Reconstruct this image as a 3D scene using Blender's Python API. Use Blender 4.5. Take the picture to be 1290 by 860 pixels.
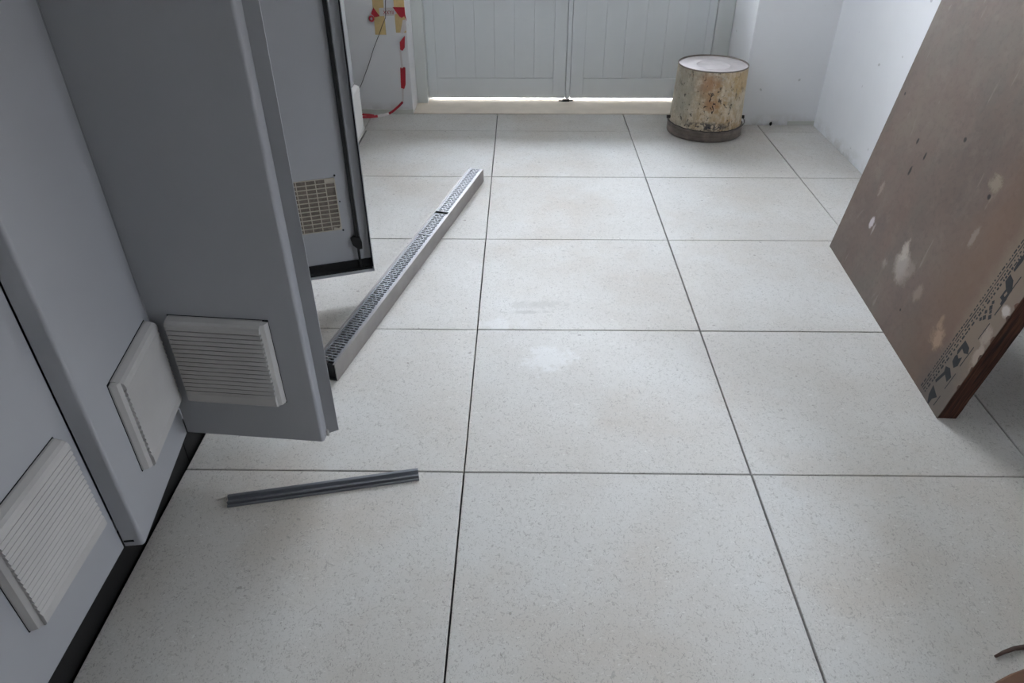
import bpy, bmesh, math, random
from mathutils import Vector, Matrix, noise

random.seed(7)
S = bpy.context.scene
for o in list(bpy.data.objects):
    bpy.data.objects.remove(o)
COL = S.collection
R = math.radians

# ------------------------------------------------------------------ camera
CAM_POS = Vector((0.11643, -1.07876, 1.09185))
PITCH, YAW, ROLL = 0.61202289, -0.01420581, -0.00137786
FPX = 908.107
cd = bpy.data.cameras.new('camera'); cam = bpy.data.objects.new('camera', cd); COL.objects.link(cam)
fw = Vector((math.sin(YAW)*math.cos(PITCH), math.cos(YAW)*math.cos(PITCH), -math.sin(PITCH)))
rt = Vector((math.cos(YAW), -math.sin(YAW), 0)); up = rt.cross(fw)
c_, s_ = math.cos(ROLL), math.sin(ROLL)
r2 = rt*c_ + up*s_; u2 = up*c_ - rt*s_
cam.matrix_world = Matrix(((r2.x, u2.x, -fw.x, CAM_POS.x), (r2.y, u2.y, -fw.y, CAM_POS.y),
                           (r2.z, u2.z, -fw.z, CAM_POS.z), (0, 0, 0, 1)))
cd.sensor_fit = 'HORIZONTAL'; cd.sensor_width = 36; cd.lens = FPX/1290*36
cd.clip_start = 0.02; cd.clip_end = 300
S.camera = cam

# ------------------------------------------------------------------ world, light, exposure
w = bpy.data.worlds.new('overcast_sky'); S.world = w; w.use_nodes = True
wn = w.node_tree; wn.nodes.clear()
wo = wn.nodes.new('ShaderNodeOutputWorld'); bg = wn.nodes.new('ShaderNodeBackground')
tcw = wn.nodes.new('ShaderNodeTexCoord'); sep = wn.nodes.new('ShaderNodeSeparateXYZ')
rampw = wn.nodes.new('ShaderNodeValToRGB')
wn.links.new(tcw.outputs['Generated'], sep.inputs[0]); wn.links.new(sep.outputs[2], rampw.inputs[0])
rampw.color_ramp.elements[0].position = 0.0; rampw.color_ramp.elements[0].color = (0.14, 0.135, 0.14, 1)
rampw.color_ramp.elements[1].position = 1.0; rampw.color_ramp.elements[1].color = (0.82, 0.875, 1.0, 1)
wn.links.new(rampw.outputs[0], bg.inputs[0]); bg.inputs[1].default_value = 50.0
wn.links.new(bg.outputs[0], wo.inputs[0])

WH = 0.235      # half size of the small side window
WY = -0.13     # centre of the side window in the right wall
def portal(name, loc, rot, sx, sy):
    l = bpy.data.lights.new(name, 'AREA'); l.shape = 'RECTANGLE'; l.size = sx; l.size_y = sy
    l.cycles.is_portal = True
    o = bpy.data.objects.new(name, l); o.location = loc; o.rotation_euler = rot; COL.objects.link(o)
# daylight enters through the glazed upper half of the double door and a window in the right wall beside the camera
portal('door_daylight_portal', (0.35, 2.66, 1.43), (R(-90), 0, 0), 1.5, 1.75)
portal('added_window_portal', (-1.13, 1.00, 2.29), (0, R(-90), 0), 0.62, 1.3)  # portal of the unseen high window added on the left
portal('side_daylight_portal', (1.54, WY, 0.72+WH), (0, R(90), 0), 2*WH, 2*WH)

S.view_settings.view_transform = 'Standard'; S.view_settings.look = 'None'
S.view_settings.gamma = 1.0; S.view_settings.use_curve_mapping = False
S.view_settings.exposure = 0.06

# ------------------------------------------------------------------ materials
def lin(r, g, b):
    f = lambda v: ((v/255+0.055)/1.055)**2.4 if v > 10 else v/255/12.92
    return (f(r), f(g), f(b), 1)

class NT:
    def __init__(s, name):
        s.m = bpy.data.materials.new(name); s.m.use_nodes = True
        s.t = s.m.node_tree; s.t.nodes.clear()
        s.out = s.n('ShaderNodeOutputMaterial'); s.p = s.n('ShaderNodeBsdfPrincipled')
        s.l(s.p.outputs[0], s.out.inputs[0])
    def n(s, k): return s.t.nodes.new(k)
    def l(s, a, b): s.t.links.new(a, b)
    def set(s, inp, v):
        if hasattr(v, 'is_linked') or isinstance(v, bpy.types.NodeSocket): s.l(v, inp)
        else: inp.default_value = v
    def coord(s, kind='Object'):
        if kind == 'Position': return s.n('ShaderNodeNewGeometry').outputs['Position']
        return s.n('ShaderNodeTexCoord').outputs[kind]
    def mapping(s, v, scale=(1, 1, 1), loc=(0, 0, 0), rot=(0, 0, 0)):
        m = s.n('ShaderNodeMapping'); s.l(v, m.inputs[0])
        m.inputs['Scale'].default_value = scale; m.inputs['Location'].default_value = loc; m.inputs['Rotation'].default_value = rot
        return m.outputs[0]
    def noise(s, v, scale, detail=3, rough=0.55, dist=0.0):
        n = s.n('ShaderNodeTexNoise'); s.l(v, n.inputs['Vector'])
        n.inputs['Scale'].default_value = scale; n.inputs['Detail'].default_value = detail
        n.inputs['Roughness'].default_value = rough; n.inputs['Distortion'].default_value = dist
        return n.outputs['Fac']
    def ramp(s, f, stops):
        r = s.n('ShaderNodeValToRGB'); s.l(f, r.inputs[0]); e = r.color_ramp.elements
        while len(e) < len(stops): e.new(0.5)
        for i, (p, c) in enumerate(stops):
            e[i].position = p; e[i].color = c if isinstance(c, tuple) else (c, c, c, 1)
        return r.outputs[0]
    def mix(s, f, a, b, mode='MIX'):
        m = s.n('ShaderNodeMix'); m.data_type = 'RGBA'; m.blend_type = mode
        s.set(m.inputs[0], f); s.set(m.inputs[6], a); s.set(m.inputs[7], b)
        return m.outputs[2]
    def math(s, op, a, b=0.0, clamp=False):
        m = s.n('ShaderNodeMath'); m.operation = op; m.use_clamp = clamp
        s.set(m.inputs[0], a); s.set(m.inputs[1], b); return m.outputs[0]
    def bump(s, h, strength=0.2, dist=0.002):
        b = s.n('ShaderNodeBump'); b.inputs['Strength'].default_value = strength; b.inputs['Distance'].default_value = dist
        s.l(h, b.inputs['Height']); s.l(b.outputs[0], s.p.inputs['Normal'])
    def spot(s, v, centre, rad, nz, k=0.6, soft=0.15, scl=(1, 1, 1)):
        # irregular blotch: 1 inside, 0 outside
        d = s.n('ShaderNodeVectorMath'); d.operation = 'SUBTRACT'; s.l(v, d.inputs[0]); d.inputs[1].default_value = centre
        q = s.n('ShaderNodeVectorMath'); q.operation = 'MULTIPLY'; s.l(d.outputs[0], q.inputs[0]); q.inputs[1].default_value = tuple(c/rad for c in scl)
        L = s.n('ShaderNodeVectorMath'); L.operation = 'LENGTH'; s.l(q.outputs[0], L.inputs[0])
        a = s.math('ADD', L.outputs['Value'], s.math('MULTIPLY', s.math('SUBTRACT', nz, 0.5), k*4))
        m = s.n('ShaderNodeMapRange'); m.inputs[1].default_value = 1.0+soft; m.inputs[2].default_value = 1.0-soft
        s.l(a, m.inputs[0]); return m.outputs[0]
    def fin(s, col=None, rough=None, metal=None, spec=None, coat=None):
        if col is not None: s.set(s.p.inputs['Base Color'], col)
        if rough is not None: s.set(s.p.inputs['Roughness'], rough)
        if metal is not None: s.p.inputs['Metallic'].default_value = metal
        if spec is not None: s.p.inputs['Specular IOR Level'].default_value = spec
        if coat is not None: s.p.inputs['Coat Weight'].default_value = coat
        return s.m

def simple(name, c, rough=0.5, metal=0.0, var=0.06, scale=8, bump=0.0, bscale=200, spec=0.5):
    t = NT(name); v = t.coord('Object'); n = t.noise(v, scale, 4)
    d = tuple(x*(1-var) for x in c[:3])+(1,); b = tuple(min(1, x*(1+var)) for x in c[:3])+(1,)
    t.fin(t.ramp(n, [(0.3, d), (0.7, b)]), rough, metal, spec)
    if bump: t.bump(t.noise(v, bscale, 2), bump, 0.001)
    return t.m

def mat_tile():
    t = NT('floor_tile_terrazzo_look'); v = t.coord('Position')
    rnd = t.n('ShaderNodeObjectInfo').outputs['Random']
    big = t.noise(v, 2.2, 4, 0.6)
    base = t.ramp(big, [(0.32, lin(194, 188, 180)), (0.55, lin(204, 201, 196)), (0.75, lin(209, 208, 205))])
    base = t.mix(t.math('MULTIPLY', rnd, 0.22), base, lin(190, 188, 184))
    # warm traffic dirt
    warm = t.ramp(t.noise(t.mapping(v, (1, 1, 1), (3.1, 1.7, 0)), 1.7, 5, 0.65), [(0.5, 0.0), (0.72, 0.5)])
    base = t.mix(warm, base, lin(186, 172, 156))
    # fine worm-like flecks
    f1 = t.noise(v, 125, 2, 0.5, 1.6)
    fl = t.ramp(f1, [(0.33, 1.0), (0.41, 0.0)])
    f2 = t.noise(t.mapping(v, (1.6, 0.8, 1), (9, 4, 0), (0, 0, 0.7)), 160, 1, 0.5, 2.2)
    fl2 = t.ramp(f2, [(0.31, 1.0), (0.38, 0.0)])
    f3 = t.noise(t.mapping(v, (0.7, 1.7, 1), (2, 7, 0), (0, 0, -0.6)), 115, 1, 0.5, 2.0)
    fl3 = t.ramp(f3, [(0.66, 0.0), (0.75, 1.0)])
    base = t.mix(t.math('MULTIPLY', fl, 0.38), base, lin(128, 124, 116))
    base = t.mix(t.math('MULTIPLY', fl2, 0.45), base, lin(118, 112, 104))
    base = t.mix(t.math('MULTIPLY', fl3, 0.5), base, lin(228, 227, 222))
    # sparse dark specks of dirt
    sp = t.ramp(t.noise(v, 46, 1, 0.4), [(0.205, 1.0), (0.235, 0.0)])
    base = t.mix(t.math('MULTIPLY', sp, 0.45), base, lin(96, 84, 74))
    # scuffs on the middle tiles
    nz = t.noise(v, 26, 4, 0.7)
    for (c, r, k, col, amt, scl) in (((0.19, 0.40, 0), 0.055, 0.95, lin(226, 226, 226), 0.42, (1, 1.2, 1)),
                                ((0.06, 0.555, 0), 0.05, 0.95, lin(222, 222, 222), 0.35, (1, 1.8, 1)),
                                ((0.16, 0.66, 0), 0.07, 0.9, lin(160, 156, 150), 0.35, (1, 3.5, 1)),
                                ((0.13, 0.62, 0), 0.05, 0.9, lin(140, 136, 130), 0.35, (1, 6, 1))):
        base = t.mix(t.math('MULTIPLY', t.spot(v, c, r, nz, k, 0.3, scl), amt), base, col)
    rough = t.ramp(t.noise(v, 3.3, 4, 0.6), [(0.3, 0.48), (0.7, 0.62)])
    t.fin(base, rough, 0, 0.32)
    t.bump(t.noise(v, 300, 2), 0.10, 0.0006)
    return t.m

def mat_paint(name, c, rough=0.42):
    t = NT(name); v = t.coord('Object')
    n = t.noise(v, 3, 3)
    t.fin(t.ramp(n, [(0.3, tuple(x*0.96 for x in c[:3])+(1,)), (0.7, tuple(x*1.03 for x in c[:3])+(1,))]), rough, 0, 0.45)
    t.bump(t.noise(v, 420, 2), 0.06, 0.0005)
    return t.m

def mat_wall(name, c):
    t = NT(name); v = t.coord('Position'); n = t.noise(v, 2.5, 5, 0.6)
    base = t.ramp(n, [(0.3, tuple(x*0.95 for x in c[:3])+(1,)), (0.7, c)])
    sp = t.ramp(t.noise(v, 30, 1, 0.3), [(0.2, 1.0), (0.225, 0.0)])
    base = t.mix(t.math('MULTIPLY', sp, 0.4), base, lin(140, 138, 130))
    # scuffed dirt close to the floor (wear band)
    s = t.n('ShaderNodeSeparateXYZ'); t.l(v, s.inputs[0])
    low = t.n('ShaderNodeMapRange'); t.l(s.outputs[2], low.inputs[0]); low.inputs[1].default_value = 0.06; low.inputs[2].default_value = 0.0
    lowm = t.math('MULTIPLY', low.outputs[0], t.ramp(t.noise(v, 14, 4, 0.7), [(0.4, 0.0), (0.65, 0.5)]))
    base = t.mix(lowm, base, lin(176, 168, 152))
    t.fin(base, 0.62, 0, 0.3); t.bump(t.noise(v, 60, 4), 0.12, 0.002)
    return t.m

def mat_board():
    t = NT('weathered_formwork_plywood'); v = t.coord('Object')
    n1 = t.noise(v, 3.2, 6, 0.62); n2 = t.noise(t.mapping(v, (1, 0.35, 1), (4, 0, 0)), 7, 5, 0.6)
    base = t.ramp(n1, [(0.28, lin(86, 75, 69)), (0.5, lin(103, 88, 80)), (0.72, lin(108, 97, 87))])
    base = t.mix(t.math('MULTIPLY', t.ramp(t.noise(t.mapping(v, (1, 1, 1), (2, 9, 0)), 4.5, 4, 0.6), [(0.48, 0.0), (0.66, 1.0)]), 0.5), base, lin(92, 88, 81))
    base = t.mix(t.math('MULTIPLY', t.ramp(n2, [(0.5, 0.0), (0.75, 1.0)]), 0.35), base, lin(106, 82, 71))
    base = t.mix(t.math('MULTIPLY', t.ramp(t.noise(v, 11, 5, 0.75), [(0.52, 0.0), (0.72, 1.0)]), 0.35), base, lin(123, 111, 103))
    base = t.mix(t.math('MULTIPLY', t.ramp(t.noise(v, 60, 4, 0.7), [(0.35, 1.0), (0.5, 0.0)]), 0.25), base, lin(71, 61, 55))
    # faint light scrapes
    scr = t.ramp(t.noise(t.mapping(v, (1.6, 0.35, 1), (0, 0, 0), (0, 0, 0.35)), 24, 3, 0.6, 0.6), [(0.66, 0.0), (0.74, 1.0)])
    base = t.mix(t.math('MULTIPLY', scr, 0.35), base, lin(147, 135, 126))
    nz = t.noise(v, 30, 5, 0.75, 0.4)
    for (c, r, k, col, amt, sc, sf) in (
        ((0.15, 0.16, 0), 0.12, 0.3, lin(112, 84, 65), 0.40, (1, 0.4, 1), 0.6),
        ((0.13, 0.40, 0), 0.08, 0.3, lin(110, 84, 67), 0.40, (1, 0.4, 1), 0.6),
        ((0.03, 0.28, 0), 0.07, 0.2, lin(121, 106, 92), 0.8, (1, 0.2, 1), 0.25),
        ((0.05, 0.03, 0), 0.07, 0.4, lin(80, 79, 78), 0.5, (1, 0.7, 1), 0.4),
        ((0.664, 0.173, 0), 0.016, 0.5, lin(189, 180, 183), 0.9, (1.4, 1.0, 1), 0.25),
        ((0.640, 0.165, 0), 0.012, 0.6, lin(165, 154, 153), 0.6, (2.6, 0.7, 1), 0.3),
        ((0.425, 0.170, 0), 0.032, 0.5, lin(163, 154, 144), 0.70, (1, 1, 1), 0.45),
        ((0.440, 0.200, 0), 0.015, 0.8, lin(171, 160, 149), 0.7, (1, 0.6, 1), 0.3),
        ((0.400, 0.150, 0), 0.026, 0.7, lin(147, 136, 128), 0.6, (1, 1, 1), 0.4),
        ((0.380, 0.180, 0), 0.020, 0.8, lin(138, 127, 119), 0.5, (1, 1, 1), 0.4),
        ((0.505, 0.130, 0), 0.014, 0.8, lin(143, 133, 126), 0.5, (1, 1, 1), 0.4),
        ((0.300, 0.157, 0), 0.016, 0.9, lin(147, 133, 122), 0.45, (1, 0.7, 1), 0.4),
        ((0.143, 0.126, 0), 0.022, 0.9, lin(169, 142, 119), 0.6, (1, 1, 1), 0.4),
        ((0.165, 0.160, 0), 0.014, 0.9, lin(150, 126, 106), 0.5, (2, 0.7, 1), 0.3),
        ((0.218, 0.350, 0), 0.016, 0.9, lin(145, 135, 128), 0.5, (2, 0.6, 1), 0.3),
        ((0.245, 0.470, 0), 0.018, 0.95, lin(150, 140, 122), 0.5, (1, 1, 1), 0.3),
        ((0.700, 0.260, 0), 0.018, 0.95, lin(147, 135, 126), 0.5, (1.5, 1, 1), 0.3),
        ((0.003, 0.294, 0), 0.012, 0.4, lin(180, 171, 163), 0.9, (1, 1, 1), 0.25),
        ((0.000, 0.175, 0), 0.012, 0.8, lin(161, 147, 133), 0.7, (1, 0.5, 1), 0.3),
        ((0.010, 0.225, 0), 0.014, 0.8, lin(152, 140, 128), 0.7, (1, 0.6, 1), 0.3),
        ((0.243, 0.442, 0), 0.0060, 0.5, lin(18, 14, 12), 0.95, (1, 1, 1), 0.25),
        ((0.434, 0.505, 0), 0.0060, 0.5, lin(24, 20, 18), 0.9, (1, 1, 1), 0.25),
        ((0.565, 0.413, 0), 0.0045, 0.4, lin(18, 14, 12), 0.95, (1, 0.5, 1), 0.25),
        ((0.633, 0.430, 0), 0.0045, 0.4, lin(18, 14, 12), 0.95, (1, 0.6, 1), 0.25),
        ((0.60, 0.36, 0), 0.0055, 0.5, lin(18, 14, 12), 0.95, (1, 0.5, 1), 0.25),
        ((0.813, 0.503, 0), 0.0040, 0.4, lin(30, 24, 20), 0.9, (1, 1, 1), 0.25),
        ((0.33, 0.085, 0), 0.003, 0.4, lin(24, 20, 16), 0.9, (1, 1, 1), 0.25)):
        base = t.mix(t.math('MULTIPLY', t.spot(v, c, r, nz, k, sf, sc), amt), base, col)
    t.fin(base, 0.55, 0, 0.35); t.bump(t.noise(v, 40, 5), 0.15, 0.001)
    return t.m

def mat_board_edge():
    t = NT('red_brown_board_edge'); v = t.coord('Object')
    n = t.noise(t.mapping(v, (8, 2, 40)), 6, 4)
    t.fin(t.ramp(n, [(0.3, lin(44, 26, 20)), (0.55, lin(82, 50, 38)), (0.75, lin(110, 74, 54))]), 0.6, 0, 0.3)
    return t.m

def mat_bucket():
    t = NT('flaking_paint_bucket_side'); v = t.coord('Object')
    n1 = t.noise(v, 10, 5, 0.65); n2 = t.noise(v, 30, 5, 0.75)
    base = t.ramp(n1, [(0.3, lin(172, 164, 149)), (0.46, lin(193, 176, 149)), (0.60, lin(184, 155, 116)), (0.76, lin(202, 185, 154))])
    base = t.mix(t.math('MULTIPLY', t.ramp(n2, [(0.45, 0.0), (0.62, 1.0)]), 0.55), base, lin(225, 214, 195))
    drip = t.noise(t.mapping(v, (1, 1, 0.22)), 48, 3, 0.6)
    base = t.mix(t.math('MULTIPLY', t.ramp(drip, [(0.5, 0.0), (0.66, 1.0)]), 0.4), base, lin(234, 223, 204))
    base = t.mix(t.math('MULTIPLY', t.ramp(drip, [(0.32, 1.0), (0.42, 0.0)]), 0.4), base, lin(140, 117, 92))
    nz = t.noise(v, 30, 5, 0.75)
    for (c, r, k, col, amt, sc) in (((-0.045, -0.145, 0.240), 0.042, 0.7, lin(167, 119, 79), 0.7, (1, 1, 1)),
                                    ((-0.020, -0.15, 0.155), 0.032, 0.7, lin(172, 122, 83), 0.7, (1, 1, 1.3)),
                                    ((0.10, -0.10, 0.25), 0.06, 0.7, lin(193, 162, 114), 0.6, (1, 1, 1)),
                                    ((-0.14, -0.05, 0.2), 0.09, 0.5, lin(161, 158, 147), 0.7, (1, 1, 0.5))):
        base = t.mix(t.math('MULTIPLY', t.spot(v, c, r, nz, k, 0.5, sc), amt), base, col)
    # dark chips where the paint has flaked away, denser low down and on the left
    f = t.noise(t.mapping(v, (1.2, 1.2, 0.8)), 52, 3, 0.6, 0.8)
    area = t.math('ADD', t.spot(v, (-0.05, -0.15, 0.12), 0.15, nz, 0.4, 0.7, (1, 1, 1.0)), 0.10)
    thr = t.ramp(f, [(0.375, 1.0), (0.40, 0.0)])
    base = t.mix(t.math('MULTIPLY', t.math('MULTIPLY', thr, area, True), 0.9), base, lin(34, 32, 34))
    low = t.spot(v, (-0.03, -0.16, 0.066), 0.10, nz, 0.25, 0.35, (1, 1, 6))
    low = t.math('MULTIPLY', low, t.ramp(t.noise(v, 50, 3, 0.6, 0.6), [(0.50, 1.0), (0.56, 0.0)]))
    base = t.mix(t.math('MULTIPLY', low, 0.85), base, lin(48, 50, 60))
    t.fin(base, 0.6, 0, 0.3); t.bump(n2, 0.35, 0.003)
    return t.m

M = {}
M['tile'] = mat_tile()
M['slab'] = simple('dark_subfloor', lin(46, 42, 38), 0.9)
M['wall'] = mat_wall('white_painted_plaster', lin(240, 240, 241))
M['ceil'] = mat_wall('white_ceiling_paint', lin(226, 226, 222))
M['skirt'] = simple('painted_skirting', lin(206, 206, 198), 0.5)
M['sill'] = simple('worn_cream_threshold', lin(228, 216, 200), 0.55, 0, 0.08, 9)
M['door'] = mat_paint('grey_white_door_paint', lin(234, 238, 240), 0.45)
M['frame'] = mat_paint('off_white_frame_paint', lin(226, 229, 227), 0.45)
M['cab'] = mat_paint('grey_enamel_paint', lin(176, 177, 181), 0.40)
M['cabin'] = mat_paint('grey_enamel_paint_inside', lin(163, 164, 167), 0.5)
M['plinth'] = simple('black_plinth_paint', lin(13, 11, 10), 0.6, 0, 0.3, 14)
M['vent'] = simple('pale_grey_vent_plastic', lin(196, 193, 190), 0.5)
M['foam'] = simple('black_foam_gasket', lin(16, 16, 17), 0.85)
M['blackmetal'] = simple('black_lock_metal', lin(8, 8, 9), 0.5)
M['mesh'] = simple('dusty_filter_mat', lin(128, 118, 108), 0.9, 0, 0.2, 120)
M['lattice'] = simple('cream_lattice_plastic', lin(196, 188, 172), 0.6)
M['steel'] = simple('brushed_stainless_steel', lin(156, 152, 150), 0.42, 0.8, 0.08, 20)
M['grate'] = simple('stainless_grate_steel', lin(150, 151, 155), 0.38, 0.85, 0.06, 30)
M['chdark'] = simple('channel_inside_shade', lin(16, 16, 18), 0.8)  # near-black colour stands in for shade inside the channel
M['alu'] = simple('dull_dark_aluminium', lin(128, 130, 136), 0.42, 0.6, 0.06, 20)
M['board'] = mat_board(); M['boardedge'] = mat_board_edge()
M['ink'] = simple('faded_black_stamp_ink', lin(26, 29, 31), 0.7, 0, 0.25, 60)
M['bucket'] = mat_bucket()
M['bucketrim'] = simple('grimy_bucket_rim', lin(116, 106, 98), 0.6, 0, 0.3, 26, 0.3, 40)
M['bucketbase'] = simple('paint_smeared_bucket_base', lin(182, 174, 172), 0.55, 0, 0.16, 14)
M['wire'] = simple('dark_bucket_wire', lin(58, 54, 50), 0.5, 0.5)
M['masking'] = simple('yellow_masking_tape', lin(214, 188, 134), 0.7, 0, 0.08, 30)
M['red'] = simple('red_tape_print', lin(178, 34, 48), 0.4, 0, 0.12, 30)
M['whitetape'] = simple('white_tape_plastic', lin(222, 216, 214), 0.35)
M['wood'] = simple('brown_offcut_wood', lin(116, 82, 60), 0.6, 0, 0.2, 14)
M['twig'] = simple('dark_splinter_wood', lin(72, 50, 40), 0.7, 0, 0.3, 30)
M['tiledark'] = simple('dirt_lump', lin(40, 38, 34), 0.9)
M['ground'] = simple('pale_outdoor_concrete', lin(214, 212, 206), 0.9)
M['ground2'] = simple('grey_outdoor_render', lin(150, 146, 140), 0.9)
def mat_glass():
    t = NT('clear_pane_glass'); tr = t.n('ShaderNodeBsdfTransparent'); gl = t.n('ShaderNodeBsdfGlossy')
    gl.inputs['Roughness'].default_value = 0.02; tr.inputs[0].default_value = (0.95, 0.97, 0.97, 1)
    fr = t.n('ShaderNodeFresnel'); fr.inputs[0].default_value = 1.3; mx = t.n('ShaderNodeMixShader')
    t.l(fr.outputs[0], mx.inputs[0]); t.l(tr.outputs[0], mx.inputs[1]); t.l(gl.outputs[0], mx.inputs[2]); t.l(mx.outputs[0], t.out.inputs[0])
    return t.m
M['glass'] = mat_glass()

# ------------------------------------------------------------------ mesh helpers
class MB:
    def __init__(s): s.v = []; s.f = []
    def poly(s, pts, faces):
        o = len(s.v); s.v += [tuple(p) for p in pts]; s.f += [tuple(i+o for i in f) for f in faces]; return s
    def box(s, a, b):
        x0, y0, z0 = a; x1, y1, z1 = b
        return s.poly([(x0, y0, z0), (x1, y0, z0), (x1, y1, z0), (x0, y1, z0), (x0, y0, z1), (x1, y0, z1), (x1, y1, z1), (x0, y1, z1)],
                      [(0, 3, 2, 1), (4, 5, 6, 7), (0, 1, 5, 4), (1, 2, 6, 5), (2, 3, 7, 6), (3, 0, 4, 7)])
    def prism(s, pts2, fn0, fn1):
        # polygon pts2 extruded between two placement functions
        n = len(pts2); o = [fn0(*p) for p in pts2] + [fn1(*p) for p in pts2]
        return s.poly(o, [tuple(range(n-1, -1, -1)), tuple(range(n, 2*n))] + [(i, (i+1) % n, n+(i+1) % n, n+i) for i in range(n)])
    def tube(s, pts, r, seg=8):
        pts = [Vector(p) for p in pts]; rings = []
        for i, p in enumerate(pts):
            d = (pts[min(i+1, len(pts)-1)]-pts[max(i-1, 0)]).normalized()
            a = d.orthogonal().normalized() if i == 0 else (prev - d*prev.dot(d)).normalized()
            prev = a; b = d.cross(a)
            rr = r[i] if isinstance(r, (list, tuple)) else r
            rings.append([p+(a*math.cos(2*math.pi*k/seg)+b*math.sin(2*math.pi*k/seg))*rr for k in range(seg)])
        V = [q for rg in rings for q in rg]; F = []
        for i in range(len(rings)-1):
            for k in range(seg): F.append((i*seg+k, i*seg+(k+1) % seg, (i+1)*seg+(k+1) % seg, (i+1)*seg+k))
        F.append(tuple(range(seg-1, -1, -1))); F.append(tuple((len(rings)-1)*seg+k for k in range(seg)))
        return s.poly(V, F)
    def lathe(s, prof, seg=64, wob=0.0):
        V = []; F = []; n = len(prof)
        for k in range(seg):
            a = 2*math.pi*k/seg
            for j, (r, z) in enumerate(prof):
                rr = r*(1+wob*noise.noise(Vector((math.cos(a)*1.5, math.sin(a)*1.5, z*14+5))))
                V.append((rr*math.cos(a), rr*math.sin(a), z))
        for k in range(seg):
            k2 = (k+1) % seg
            for j in range(n-1): F.append((k*n+j, k2*n+j, k2*n+j+1, k*n+j+1))
        return s.poly(V, F)
    def build(s, name, mat, parent=None, bevel=0, smooth=False, seg=2):
        me = bpy.data.meshes.new(name); me.from_pydata(s.v, [], s.f); me.update()
        bm = bmesh.new(); bm.from_mesh(me); bmesh.ops.recalc_face_normals(bm, faces=bm.faces); bm.to_mesh(me); bm.free()
        me.materials.append(mat)
        if smooth:
            for p in me.polygons: p.use_smooth = True
        o = bpy.data.objects.new(name, me); COL.objects.link(o)
        if parent is not None: o.parent = parent
        if bevel:
            b = o.modifiers.new('bevel', 'BEVEL'); b.width = bevel; b.segments = seg; b.limit_method = 'ANGLE'
            b.harden_normals = False
        return o

def tag(o, label=None, cat=None, group=None, kind=None):
    if label: o['label'] = label
    if cat: o['category'] = cat
    if group: o['group'] = group
    if kind: o['kind'] = kind
    return o
def empty(name, loc=(0, 0, 0), rz=0, parent=None):
    o = bpy.data.objects.new(name, None); o.empty_display_size = 0.05; COL.objects.link(o)
    o.location = loc; o.rotation_euler = (0, 0, rz)
    if parent is not None: o.parent = parent
    return o
def noshade_auto(o, angle=40):
    me = o.data
    bm = bmesh.new(); bm.from_mesh(me)
    for f in bm.faces: f.smooth = True
    for e in bm.edges:
        if len(e.link_faces) == 2 and e.calc_face_angle(0) > R(angle): e.smooth = False
    bm.to_mesh(me); bm.free(); return o

# ------------------------------------------------------------------ the room
XR = 1.458; XL = -1.06; YB = 2.372; YP = 2.225; YD = 2.576; YF = -3.2; H = 2.75
TX, TY = 0.6, 0.53228
# floor: dark slab with individual tiles
floor = MB().box((XL-0.1, YF-0.1, -0.12), (XR+0.1, YD+0.12, -0.012)).build('floor', M['slab'])
tag(floor, 'pale speckled square floor tiles laid with thin dark open joints', kind='structure')
tile_mesh = {}
xs = [-1.2, -0.6, 0.0, 0.6, 1.2, 1.8]
def tile(x0, x1, y0, y1, dz):
    gx, gy = 0.0017, 0.0015
    key = (round(x1-x0, 3), round(y1-y0, 3))
    if key not in tile_mesh:
        hx, hy = (x1-x0)/2-gx, (y1-y0)/2-gy
        b = 0.0012
        m = MB().poly([(-hx, -hy, -0.0118), (hx, -hy, -0.0118), (hx, hy, -0.0118), (-hx, hy, -0.0118),
                       (-hx, -hy, -b), (hx, -hy, -b), (hx, hy, -b), (-hx, hy, -b),
                       (-hx+b, -hy+b, 0), (hx-b, -hy+b, 0), (hx-b, hy-b, 0), (-hx+b, hy-b, 0)],
                      [(0, 3, 2, 1), (8, 9, 10, 11)] + [(i, (i+1) % 4, 4+(i+1) % 4, 4+i) for i in range(4)] + [(4+i, 4+(i+1) % 4, 8+(i+1) % 4, 8+i) for i in range(4)])
        o = m.build('tile', M['tile'], floor); tile_mesh[key] = o.data
    else:
        o = bpy.data.objects.new('tile', tile_mesh[key]); COL.objects.link(o); o.parent = floor
    o.location = ((x0+x1)/2 + random.uniform(-.0004, .0004), (y0+y1)/2 + random.uniform(-.0003, .0003), dz)
    return o
rows = [(k*TY, (k+1)*TY) for k in range(-6, 4)] + [(4*TY, None)]
for (y0, y1) in rows:
    for i in range(5):
        x0, x1 = xs[i], xs[i+1]
        if i == 0: continue                      # bare slab under the cabinets
        if i == 1: x0 = -0.587 if y0 < 3.6*TY else -0.6
        if i == 4: x1 = XR
        yy1 = y1
        if y1 is None: yy1 = YP if i == 4 else YB
        if i == 3 and y1 is None: yy1 = YB
        tile(x0, x1, max(y0, YF), yy1, random.uniform(-0.0003, 0.0002))
tile(-1.05, -0.6, 4*TY, YB, 0)
tile(-1.05, -0.59, 1.9565, 4*TY, 0)

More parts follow.
